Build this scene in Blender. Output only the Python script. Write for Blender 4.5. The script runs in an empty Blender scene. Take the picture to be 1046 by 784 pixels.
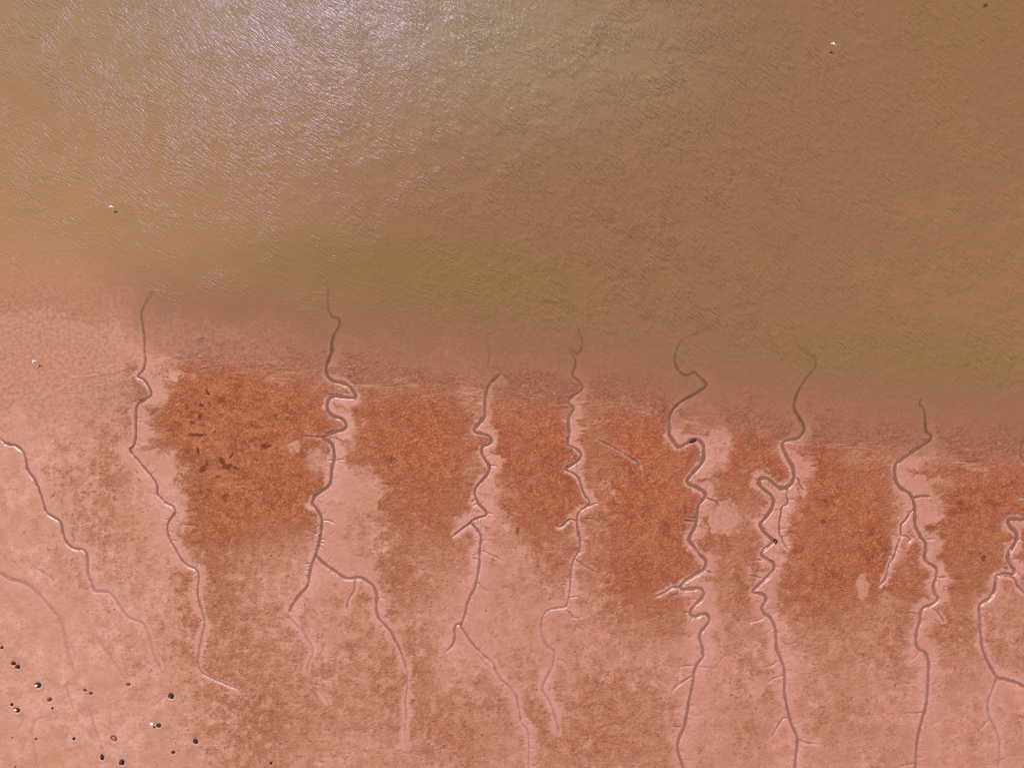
import bpy, bmesh, math, random
import numpy as np

rng = np.random.default_rng(7)
random.seed(7)
S = 0.1                      # metres per photo pixel on the water plane
CX, CY = 523.0, 392.0
H = 70.0                     # height of the drone
SUN_DIR = np.array([-0.23, 0.69, 1.0]); SUN_DIR /= np.linalg.norm(SUN_DIR)

C = bpy.context.scene.collection
def srgb(r, g, b, k=1.0):
    f = lambda c: (c/12.92 if c <= 0.04045 else ((c+0.055)/1.055)**2.4)
    return tuple(f(c/255.0)*k for c in (r, g, b)) + (1.0,)

# ---------------------------------------------------------------- noise
_P = rng.permutation(4096).astype(np.int32)
_P = np.concatenate([_P, _P])
_ANG = rng.uniform(0, 2*np.pi, 4096).astype(np.float32)
_GX, _GY = np.cos(_ANG), np.sin(_ANG)
def gnoise(x, y, seed=0):
    x = np.asarray(x, np.float32) + seed*17.31; y = np.asarray(y, np.float32) + seed*9.77
    xi = np.floor(x); yi = np.floor(y)
    fx = x-xi; fy = y-yi
    xi = xi.astype(np.int64) & 4095; yi = yi.astype(np.int64) & 4095
    x1 = (xi+1) & 4095; y1 = (yi+1) & 4095
    u = fx*fx*fx*(fx*(fx*6-15)+10); v = fy*fy*fy*(fy*(fy*6-15)+10)
    a = _P[_P[xi]+yi]; b = _P[_P[x1]+yi]; c = _P[_P[xi]+y1]; d = _P[_P[x1]+y1]
    na = _GX[a]*fx + _GY[a]*fy
    nb = _GX[b]*(fx-1) + _GY[b]*fy
    nc = _GX[c]*fx + _GY[c]*(fy-1)
    nd = _GX[d]*(fx-1) + _GY[d]*(fy-1)
    r = na + u*(nb-na); r2 = nc + u*(nd-nc)
    return (r + v*(r2-r))*1.5
def fbm(x, y, octv=4, rough=0.55, seed=0):
    t = 0; a = 1; n = 0
    for i in range(octv):
        t = t + a*gnoise(x, y, seed+i*3); n += a; a *= rough; x = x*2.03; y = y*2.03
    return t/n*1.4
def sstep(a, b, x):
    t = np.clip((x-a)/(b-a), 0, 1); return t*t*(3-2*t)

# ---------------------------------------------------------------- creek traces (read off the photograph)
def tr(ox, oy, pts, k=5.806): return [(ox+a/k, oy+b/k) for a, b in pts]
CH = []
def waterline_px(x): return np.interp(x, [0, 150, 330, 540, 720, 880, 1046], [340, 366, 388, 410, 436, 458, 472])
def ch(pts, w, d, halo=None, w2=None, d2=None, fade0=0, fade1=0):
    """w half width in photo px, d depth in metres; halo = [(y, left px, right px)]"""
    CH.append(dict(p=pts, w=w, d=d, halo=halo or [(0, 0, 0)], w2=w2 if w2 is not None else w, d2=d2 if d2 is not None else d, f0=fade0, f1=fade1))

# creek near x=150
ch(tr(0,240,[(925,100),(920,150),(910,200),(895,260)]), 1.2, .05, fade0=8, fade1=4)
ch(tr(0,240,[(960,310),(905,340),(880,375),(850,430),(838,470),(845,530),(855,600),(855,680),(862,740)])
   + tr(0,370,[(850,40),(818,85),(850,100),(885,150),(895,190),(870,215),(835,235),(810,265),(805,330),(805,420),(795,490),(770,520),(800,560),(850,620),(900,680),(930,730),(935,780)])
   + tr(160,500,[(15,40),(50,75),(100,105),(110,135),(75,185),(62,225),(75,290),(110,350),(150,420),(190,455),(235,475),(250,520),(242,600),(255,680),(285,784)])
   + tr(160,649,[(266,10),(250,90),(245,160),(265,215),(310,245),(400,285),(480,318),(525,350)]),
   1.5, .15, [(280,3,8),(340,4,18),(420,6,20),(460,14,18),(500,10,22),(530,10,14),(600,10,10),(700,3,3)], w2=1.3, d2=.09, fade0=12, fade1=14)
ch(tr(160,649,[(530,0),(540,120),(542,250),(525,420)]), .8, .03, fade0=15, fade1=15)
ch(tr(160,500,[(120,185),(170,208),(270,212)]), .8, .04, fade1=10)
ch(tr(0,370,[(870,330),(920,290),(975,270)]), 2.2, .04, fade0=6, fade1=8)
ch(tr(0,370,[(900,460),(960,520),(1000,550),(1025,590)]), .8, .05, fade0=6, fade1=8)
# creek at far left
ch(tr(0,370,[(-10,440),(30,480),(90,495),(130,525),(150,570),(165,640),(200,690),(225,740),(238,784)])
   + tr(0,500,[(245,40),(262,100),(285,145),(345,180),(365,210),(375,270),(400,320),(440,350),(490,355),(515,385),(518,450),(525,510),(545,560),(560,600),(600,605),(645,610),(680,645),(710,690),(750,745),(800,775)])
   + [(147,637.5),(153,654.5),(158,671.5),(165,685),(171,700)], 1.6, .08, [(400,8,8),(460,10,14),(520,8,8),(640,5,5)], w2=1.6, d2=.05, fade0=6, fade1=25)
ch(tr(0,500,[(-20,490),(10,500),(50,525),(100,540),(160,560),(220,610),(280,675),(330,730),(360,770)]) + [(66,650),(70,668),(75,684),(83,700)], 2.0, .05, [(580,10,6),(700,5,4)], fade1=30, d2=.035)
ch(tr(0,649,[(400,250),(402,330),(430,420),(458,492)]), 1.1, .035, fade0=10, fade1=12)
ch(tr(0,649,[(520,400),(560,540),(600,650),(610,690)]), 1.3, .035, fade0=14, fade1=5)
ch(tr(0,649,[(655,380),(655,470),(655,580)]), 1.2, .03, fade0=8, fade1=5)
ch(tr(0,649,[(300,470),(215,500),(190,560),(200,650),(210,720),(225,784)]), 1.3, .035, fade0=10)
ch(tr(0,649,[(150,470),(120,540),(85,560)]), 1.0, .03, fade0=5, fade1=5)
ch([(98,645),(104,658),(117,677),(125,690),(130,697)], 2.0, .035, fade0=8, fade1=3)
ch(tr(0,649,[(990,355),(940,390),(905,440)]), 1.0, .035, fade0=3, fade1=10)
ch(tr(0,500,[(200,460),(260,490),(310,530),(330,570)]), 1.2, .035, fade0=6, fade1=6)
# creek near x=340
ch(tr(290,260,[(262,120),(258,160),(268,210),(262,270),(270,330),(285,365),(325,380),(330,420),(300,470),(285,520),(285,570),(265,620),(250,670),(258,715)])
   + tr(290,380,[(260,25),(290,50),(350,65),(385,80),(410,110),(425,140),(410,152),(360,148),(300,140),(270,155),(255,190),(260,225),(290,260),(340,275),(365,300),(370,325),(340,345),(280,360),(240,385),(240,397),(265,410),(290,440),(298,500),(285,570),(278,640),(265,675),(220,710),(180,740),(168,780)])
   + tr(290,510,[(185,45),(215,95),(225,140),(215,220),(200,290),(188,330),(165,390),(150,450),(140,510),(100,560),(60,610),(35,660),(28,690)]),
   2.1, .30, [(280,2,5),(330,4,12),(372,3,10),(400,4,10),(430,3,12),(448,4,10),(480,12,24),(520,6,24),(560,8,28),(600,8,16),(640,5,8)], w2=1.7, d2=.16, fade0=14, fade1=6)
ch(tr(290,510,[(28,690),(60,730),(110,780)]) + tr(160,649,[(880,0),(920,60),(925,110),(897,180),(900,250)]), 1.2, .06, [(0,5,5)], fade0=3, fade1=8, d2=.04)
ch(tr(160,649,[(935,310),(960,325),(1000,370),(1030,425)]), 1.2, .05, [(0,4,4)], fade0=5, fade1=8)
ch(tr(290,510,[(188,335),(235,380),(300,425),(350,460),(390,470),(455,465),(500,490),(535,520),(550,570),(548,640),(560,700),(600,745),(635,784)])
   + tr(330,649,[(425,25),(450,70),(468,115),(490,180),(500,260),(495,330),(490,400),(495,480),(488,560),(490,640),(512,700)]),
   2.0, .22, [(560,8,22),(590,10,14),(640,8,8),(700,5,5)], w2=1.0, d2=.03, fade1=10)
ch(tr(290,510,[(420,475),(420,510),(412,550),(385,590),(375,640),(390,690)]), 1.0, .08, [(0,4,4)], fade1=12)
ch(tr(290,510,[(228,122),(270,126),(312,150)]), .9, .09, fade1=6)
ch(tr(290,510,[(190,205),(165,190),(140,180),(115,183)]), .7, .10, fade1=3)
ch(tr(290,510,[(165,378),(140,380),(115,388)]), .7, .08, fade1=3)
ch(tr(290,510,[(220,235),(250,242)]), .7, .08, fade1=2); ch(tr(290,510,[(215,250),(240,265)]), .7, .08, fade1=2)
ch(tr(290,380,[(425,150),(423,178)]), .9, .10, fade1=2)
ch(tr(290,380,[(240,390),(190,385),(140,380),(100,385)]), .9, .10, fade1=6)
ch(tr(290,380,[(270,525),(320,520),(370,515)]), .8, .07, fade1=5)
for a, b in (((278,430),(395,470)),((300,425),(310,455)),((345,458),(330,490))):
    ch(tr(290,510,[a, b]), .6, .05, fade1=3)
# creek near x=495
ch(tr(440,300,[(415,130),(400,165),(350,240),(332,280),(345,340),(340,400),(335,440)]), 1.1, .06, fade0=10, fade1=3)
ch(tr(440,300,[(335,440),(370,430),(400,438),(412,470)]), 1.1, .05, fade0=3, fade1=2)
ch(tr(440,300,[(425,460),(400,485),(350,530),(330,580),(320,640),(320,705)])
   + tr(440,420,[(318,35),(285,75),(256,110),(268,124),(310,135),(350,150),(362,175),(345,195),(310,205),(300,235),(315,275),(345,320),(345,355),(320,395),(280,435),(262,470),(265,510),(290,555),(328,595),(326,618),(290,630),(255,645),(238,662),(265,690),(295,730),(300,776)])
   + tr(440,540,[(300,60),(290,130),(290,200),(278,280),(262,350),(235,400),(215,450),(205,500),(190,545),(180,578),(210,625),(250,685),(300,735),(345,775)])
   + tr(480,649,[(140,165),(155,210),(190,265),(240,310),(275,360),(285,400),(295,460),(310,520),(345,570),(350,650),(350,784),(355,830)]),
   1.9, .20, [(330,2,12),(360,2,18),(400,3,14),(432,3,12),(460,6,12),(490,6,22),(520,12,18),(560,12,18),(620,10,26),(680,12,10),(720,8,8)], w2=1.1, d2=.06, fade0=6)
ch(tr(440,420,[(238,662),(190,695),(150,725),(112,758)]), 1.4, .15, [(0,8,8)], fade1=8)
ch(tr(440,540,[(180,565),(150,570),(140,600),(142,650),(120,700),(70,745)]), 1.4, .12, [(0,6,10)], fade1=10)
ch(tr(480,649,[(30,95),(60,130),(120,195),(150,205)]), .8, .05, fade0=5)
ch(tr(440,540,[(295,128),(330,140),(390,170),(450,205)]), .8, .07, fade1=10)
ch(tr(440,540,[(282,320),(320,355),(350,378)]), .9, .07, fade1=4)
ch(tr(440,540,[(285,180),(240,170)]), .8, .06, fade1=3)
ch(tr(440,420,[(262,520),(235,548)]), .7, .07, fade1=3); ch(tr(440,420,[(280,545),(240,570)]), .7, .07, fade1=3)
ch(tr(440,420,[(345,320),(390,325),(420,350)]), .8, .06, fade1=4)
ch(tr(440,420,[(330,600),(375,610)]), .8, .07, fade1=3)
# creek near x=585
ch(tr(440,300,[(850,140),(868,200),(888,250),(900,290),(885,340),(865,355),(840,335),(820,322),(828,345),(850,375),(858,420),(838,480),(870,510),(900,545),(890,575),(850,605),(815,635),(835,665),(850,685),(825,720),(812,760)])
   + tr(440,420,[(814,50),(820,95),(825,140),(812,195),(850,215),(890,245),(885,280),(850,310),(803,345),(850,370),(880,400),(895,450),(915,500),(942,535),(930,560),(895,585),(872,610),(868,660),(875,740)])
   + tr(440,540,[(872,10),(885,60),(882,120),(865,155),(845,190),(832,250),(828,330),(820,400),(800,460),(760,470),(700,480),(665,520),(655,580),(665,650),(690,700),(720,735)]),
   1.7, .19, [(330,2,5),(370,3,12),(400,2,12),(440,2,10),(470,4,12),(510,4,9),(530,8,8),(560,4,10),(600,4,10),(625,8,6),(660,8,12)], w2=1.1, d2=.07, fade0=14, fade1=8)
ch(tr(480,649,[(420,-10),(440,20),(460,60),(500,100),(490,180),(460,240),(430,320),(460,370),(490,430),(510,500),(525,560),(518,620)]), 1.2, .06, [(0,9,8)], fade0=5, fade1=12)
ch(tr(480,649,[(510,140),(545,145),(570,160),(590,200),(602,255),(600,300)]), 1.0, .05, [(0,4,4)], fade0=3, fade1=10)
ch(tr(440,420,[(940,562),(965,550),(1000,545)]), 1.0, .13, fade1=5)
ch(tr(440,420,[(862,650),(830,640),(800,662),(775,685),(758,683),(745,668)]), 1.0, .13, [(0,3,3)], fade1=3)
ch(tr(440,420,[(915,635),(970,640),(1015,668)]), .9, .08, fade0=3, fade1=5)
ch(tr(440,540,[(858,178),(900,210),(950,240),(1005,265)]), .9, .09, fade1=6)
ch(tr(440,540,[(830,405),(890,400)]), .8, .08, fade1=3)
ch(tr(440,540,[(812,485),(840,520),(870,530),(912,515)]), .9, .09, fade1=4)
ch(tr(440,540,[(880,145),(905,125)]), .7, .08, fade1=3)
# creek near x=705
ch(tr(640,300,[(440,100),(435,130),(410,155),(350,190),(290,210),(255,245),(235,290),(235,335),(255,375),(290,395),(325,380),(342,392),(385,435),(375,455),(320,490),(260,525),(225,560),(207,600),(208,670)], 4.75)
   + tr(600,420,[(486,140),(510,175),(540,210),(580,195),(620,170),(655,168),(685,195),(690,240),(685,295),(650,340),(610,385),(590,415),(610,435),(660,455),(700,490),(690,520),(660,560),(650,620),(640,680),(615,730),(605,756)])
   + tr(640,540,[(372,70),(395,100),(440,160),(472,190),(468,230),(440,255),(390,285),(350,310),(318,350),(345,360),(400,355),(440,355),(460,385),(440,420),(400,460),(380,490),(385,512),(410,520),(450,505),(480,510),(492,540),(470,580),(440,615),(435,650),(450,700),(455,750)])
   + tr(650,649,[(395,130),(370,160),(345,210),(335,290),(315,380),(300,470),(285,540),(255,610),(245,670),(260,730),(285,800),(290,850)]),
   2.1, .28, [(340,3,8),(400,8,18),(440,4,30),(455,8,14),(470,4,20),(500,8,14),(530,3,16),(560,10,10),(590,5,14),(620,8,22),(650,16,16),(700,12,22),(760,8,20)], w2=1.9, d2=.12, fade0=10)
ch(tr(640,540,[(312,347),(270,350),(225,380),(185,395),(155,412)]), 1.3, .17, [(0,5,3)], fade1=8)
ch(tr(640,540,[(305,365),(300,388),(265,395)]), .9, .13, fade1=3)
ch(tr(640,540,[(470,245),(520,268)]), .8, .10, fade1=4)
ch(tr(640,540,[(380,495),(335,495)]), .7, .12, fade1=3)
ch(tr(640,540,[(395,520),(380,545)]), .9, .12, fade1=2)
ch(tr(650,649,[(350,175),(290,180),(235,188)]), .9, .08, fade1=6)
ch(tr(650,649,[(330,240),(270,280),(225,315),(200,360)]), 1.0, .08, [(0,5,3)], fade1=8)
ch(tr(650,649,[(375,185),(430,190),(480,195)]), .7, .06, fade1=6)
ch(tr(650,649,[(270,540),(200,540)]), .7, .06, fade1=5)
ch(tr(600,420,[(700,512),(730,522),(765,538),(790,575)]), 1.0, .10, fade1=5)
ch(tr(600,420,[(640,632),(600,628)]), .8, .15, fade1=3); ch(tr(600,420,[(640,652),(600,650),(560,648)]), 1.0, .17, fade1=4)
# creek near x=800
ch(tr(740,300,[(440,150),(420,210),(415,270),(450,320),(500,350),(540,400),(530,440),(490,490),(450,550),(425,600),(410,660),(422,700)])
   + tr(740,420,[(440,30),(472,90),(465,130),(430,160),(370,172),(345,190),(350,225),(375,275),(405,330),(412,390),(395,430),(360,455),(320,450),(285,420),(250,398),(215,400),(205,425),(225,455),(270,490),(292,530),(280,580),(245,630),(215,670),(225,700),(260,740)])
   + tr(640,540,[(830,35),(870,70),(850,95),(810,130),(803,155),(840,185),(872,205),(875,235),(850,275),(810,310),(770,350),(750,375),(790,385),(825,400),(825,430),(803,470),(815,500),(855,530),(880,580),(888,640),(890,700)])
   + tr(650,649,[(838,90),(870,170),(882,240),(880,330),(895,420),(920,520),(950,590),(955,650),(945,740),(940,830)]),
   2.1, .30, [(330,3,6),(380,4,12),(440,10,12),(470,10,16),(500,10,16),(530,8,18),(560,8,16),(600,10,14),(650,10,14),(700,12,16),(750,12,12)], w2=1.8, d2=.14, fade0=14)
ch(tr(740,420,[(375,458),(370,500),(378,530),(370,555),(345,565),(335,610),(325,680),(330,740)]) + tr(640,540,[(915,40),(940,100),(980,140)]), 1.1, .12, [(0,6,10)], fade1=8)
ch(tr(740,420,[(412,392),(440,403),(448,435),(478,478)]), .9, .12, [(0,5,4)], fade1=4)
ch(tr(740,420,[(378,528),(400,520),(420,530)]), .8, .10, fade1=3)
for a, b in (((330,700),(380,690)),((340,740),(400,735))): ch(tr(740,420,[a,b]), .6, .06, fade1=4)
ch(tr(640,540,[(980,140),(990,210),(1005,270)]), .8, .05, fade0=3, fade1=8)
ch(tr(640,540,[(975,175),(1045,182)]), .7, .05, fade1=4)
ch(tr(640,540,[(800,292),(760,280),(722,272)]), .9, .16, fade1=4)
ch(tr(640,540,[(800,185),(765,180)]), .7, .10, fade1=3)
ch(tr(640,540,[(818,522),(795,540),(745,550),(705,580)]), .8, .09, [(0,3,3)], fade1=8)
ch(tr(640,540,[(890,595),(908,625)]), .8, .08, fade1=2)
ch(tr(640,540,[(925,655),(940,680),(970,685),(1012,668)]), .9, .09, fade0=4, fade1=3)
ch(tr(650,649,[(895,487),(875,490),(850,520),(820,570),(795,620)]), 1.1, .10, [(0,4,4)], fade1=8)
ch(tr(650,649,[(955,610),(1000,632),(1050,640),(1120,645)]), 1.0, .09, [(0,5,5)], fade1=14)
ch(tr(650,649,[(840,150),(800,178),(730,190)]), .8, .07, fade1=6)
ch(tr(650,649,[(875,235),(810,255),(765,295)]), .9, .07, [(0,4,4)], fade1=6)
# creek near x=940
ch(tr(840,320,[(500,180),(505,260),(515,320),(575,345),(575,360),(565,395),(530,415),(497,420)], 5.058), 1.0, .05, fade0=12, fade1=2)
ch(tr(840,320,[(515,430),(500,465),(525,500),(530,550),(535,600)], 5.058)
   + tr(866,420,[(462,115),(495,150),(470,185),(400,230),(330,280),(287,310),(280,350),(290,420),(320,460),(365,485),(390,530),(400,590),(400,660),(410,700),(440,750)])
   + tr(866,540,[(430,45),(465,95),(458,170),(480,205),(527,235),(525,290),(510,340),(520,385),(537,410),(510,445),(460,465),(435,495),(430,550),(410,610),(408,680),(425,718)])
   + tr(866,649,[(460,100),(482,160),(478,240),(475,330),(465,420),(445,490),(425,570),(410,650),(405,760),(400,840)]),
   1.9, .26, [(390,3,6),(440,5,14),(480,3,16),(505,8,26),(540,5,16),(580,8,16),(620,10,18),(650,14,14),(700,18,8),(750,8,22)], w2=1.9, d2=.10, fade0=5)
ch(tr(866,420,[(395,578),(365,610),(345,645),(320,670),(315,710),(320,735)]) + tr(866,540,[(322,40),(300,85),(275,165),(245,220),(230,280),(208,322),(170,348)]), 1.2, .14, [(0,7,5)], fade1=5)
ch(tr(866,540,[(320,44),(350,42),(370,65),(345,90)]), 1.0, .09, [(0,4,4)], fade1=4)
ch(tr(866,420,[(400,512),(440,502),(498,505)]), 1.7, .10, [(0,6,4)], fade1=4)
ch(tr(866,540,[(215,340),(240,385)]), .8, .06, fade1=4)
ch(tr(866,540,[(280,162),(220,150)]), .8, .10, fade1=3)
ch(tr(866,540,[(530,287),(595,285)]), .9, .12, fade1=4)
ch(tr(866,540,[(505,470),(540,500),(580,565)]), .9, .12, [(0,6,6)], fade0=3, fade1=3)
ch(tr(866,540,[(430,512),(400,500),(350,492)]), .8, .10, fade1=4); ch(tr(866,540,[(425,530),(385,505)]), .7, .08, fade1=3)
ch(tr(866,649,[(450,455),(400,458),(330,462)]), .9, .09, fade1=5)
ch(tr(866,649,[(420,100),(390,140),(355,150)]), .8, .06, fade1=3)
ch(tr(866,649,[(488,158),(525,152)]), .8, .08, fade1=2)
ch(tr(866,649,[(400,755),(340,770),(300,775)]), 1.0, .09, fade1=6)
# creek at the right edge
ch(tr(866,420,[(1120,600),(1040,642),(1000,638),(965,640),(952,660),(970,690),(1000,720),(1008,760)])
   + tr(866,540,[(1005,45),(990,90),(960,140),(950,180),(970,220),(992,250),(980,270),(930,270),(890,280),(880,320),(870,370),(840,415),(785,455),(785,530),(790,620),(800,700)])
   + tr(866,649,[(805,90),(830,150),(885,245),(930,260),(1000,280),(1045,300),(1120,330)]),
   2.0, .24, [(500,4,10),(540,6,12),(580,8,10),(600,10,8),(640,5,5),(700,8,8)], w2=1.9, d2=.14)
ch(tr(866,649,[(885,250),(860,320),(835,390),(835,470),(870,540),(895,610),(900,680),(895,800)]), 1.6, .10, [(0,7,12)], d2=.05, fade1=5)
ch(tr(866,649,[(840,505),(820,515),(792,558)]), .8, .08, fade1=3)
ch(tr(866,649,[(905,620),(945,615)]), .8, .06, fade1=3); ch(tr(866,649,[(930,730),(850,748)]), .8, .06, fade1=3)
ch(tr(866,540,[(940,280),(975,285),(1000,310),(1010,340),(1040,368),(1090,420)]), 1.4, .13, [(0,4,6)])
ch(tr(866,420,[(1070,140),(1040,180),(1025,230),(1030,270),(1045,300),(1090,330)]), 1.5, .16, [(0,3,3)])
ch(tr(866,420,[(1010,490),(1022,510),(1050,512),(1100,520)]), 1.2, .12, [(0,4,4)])
# rips in the weed
ch(tr(600,440,[(60,60),(150,110),(260,165),(350,220),(430,265),(500,310),(545,350),(560,440),(590,500)], 10.45), .9, .10, fade0=8, fade1=3)
ch(tr(600,440,[(320,340),(350,440),(380,560),(395,640)], 10.45), .6, .05, fade0=4, fade1=6)
ch(tr(740,420,[(1080,640),(1040,600)]), .6, .04, fade1=3)
ch([(95,600),(120,640),(145,690)], 1.0, .02, fade0=12, fade1=12)

# fine side rills feeding the larger creeks
for c in [c for c in CH if len(c['p']) > 9 and c['d'] >= .12]:
    P = np.array(c['p'], float); seg = np.hypot(*np.diff(P, axis=0).T); L = np.concatenate([[0], np.cumsum(seg)])
    s_ = rng.uniform(2, 8)
    while s_ < L[-1]-2:
        k = int(np.searchsorted(L, s_)-1); t = (s_-L[k])/max(seg[k], 1e-6); p = P[k]*(1-t)+P[k+1]*t
        s_ += rng.gamma(2.0, 3.2)
        if p[1] < waterline_px(p[0])+45 or p[1] > 790: continue
        tan = (P[k+1]-P[k])/max(seg[k], 1e-6); sd = 1 if rng.random() < .5 else -1
        nrm = np.array([-tan[1], tan[0]])*sd; back = tan*(1 if tan[1] > 0 else -1)
        ln = rng.gamma(2.2, 3.0)+2.0; di = nrm*1.0+back*rng.uniform(-.25, .75); di /= np.hypot(*di)
        q = [p+nrm*c['w']*.6]; 
        for i_ in range(3):
            q.append(q[-1]+di*ln/3+rng.normal(0, .35, 2)); di = di+rng.normal(0, .36, 2); di /= np.hypot(*di)
        ch([tuple(v) for v in q], rng.uniform(.4, .75), rng.uniform(.02, .065), fade1=ln*.85)
        if rng.random() < .55 and ln > 5:
            b = q[2]; d2 = di+rng.normal(0, .8, 2); d2 /= np.hypot(*d2)
            ch([tuple(b), tuple(b+d2*ln*.25), tuple(b+d2*ln*.5+rng.normal(0, .3, 2))], .45, .05, fade1=ln*.3)

# ---------------------------------------------------------------- weed cover chart: one digit per 26 px cell
WEED = """
0000000000000000000000000000000000000000
0000000776565543300000000000000000000000
1112376899985866763677655522000000000000
1123359999999588884888668874443321110000
1123459999999689996889869987777774444445
1233542899995489995889869997878895755666
1244522799999337886588849997779889737788
1234422799999337776488849999736889938888
1234432787754335666456659998664888938888
2233332564433236444335659888556889968877
1123332665333336632233548875576788887764
1112322565443345322322346674464676464643
1111233555443344432223334454433444464654
1111233455544445622333333332343344454444
1111132355545445534445455432244333243321
1111122345654445554455455443333344322233
1111112345644334555335565543242333332233
1111112234433333344333454433232222332222
""".strip().split('\n')
W_ARR = np.array([[int(c) for c in (r+r[-1]*40)[:40]] for r in WEED], np.float32)/9.0
def weed_chart(px, py):
    gx = np.clip((px-13)/26.0, 0, 38.999); gy = np.clip((py-340)/26.0, 0, 16.999)
    ix = gx.astype(int); iy = gy.astype(int); fx = gx-ix; fy = gy-iy
    a = W_ARR
    return (a[iy,ix]*(1-fx)+a[iy,ix+1]*fx)*(1-fy) + (a[iy+1,ix]*(1-fx)+a[iy+1,ix+1]*fx)*fy

WL_X = [-4000, 0, 60, 120, 160, 250, 330, 420, 540, 620, 720, 800, 880, 1046, 5000]
WL_Y = [300, 318, 322, 334, 366, 374, 388, 396, 410, 416, 436, 448, 458, 472, 560]
def waterline(px): return np.interp(px, WL_X, WL_Y)
SLOPE = 0.0011                # metres of rise per photo pixel
def base_z(px, py):
    d = py - waterline(px)
    return np.where(d > 0, d*0.0009, np.maximum(d*0.0012, -1.6))

# ---------------------------------------------------------------- the ground grid
def axis(lo, hi, step, far):
    core = np.arange(lo, hi+step*.5, step)
    out = []; s = step; v = hi
    while v < far:
        s *= 1.35; v += s; out.append(v)
    out = np.array(out)
    return np.concatenate([(lo-(out-hi))[::-1], core, out])
STEP = 0.068
xs = axis(-55.5, 55.5, STEP, 2500).astype(np.float64)
ys = axis(-43.0, 18.0, STEP, 2500).astype(np.float64)
NX, NY = len(xs), len(ys)
X, Y = np.meshgrid(xs, ys)
PX = CX + X/S; PY = CY - Y/S
zb0 = base_z(PX, PY)
kk = H/(H-np.clip(zb0, -.3, 1.0))
PX = CX + X/S*kk; PY = CY - Y/S*kk

fx0 = int(np.searchsorted(xs, -55.5)); fy0 = int(np.searchsorted(ys, -43.0))
def catmull(p, n_per=2.0):
    p = np.array(p, float); out = []
    q = np.vstack([2*p[0]-p[1], p, 2*p[-1]-p[-2]])
    for i in range(1, len(q)-2):
        m = max(2, int(np.hypot(*(q[i+1]-q[i]))/n_per))
        for t in np.arange(m)/m:
            out.append(.5*((2*q[i]) + (-q[i-1]+q[i+1])*t + (2*q[i-1]-5*q[i]+4*q[i+1]-q[i+2])*t*t + (-q[i-1]+3*q[i]-3*q[i+1]+q[i+2])*t**3))
    out.append(q[-2])
    return np.array(out)

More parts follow.
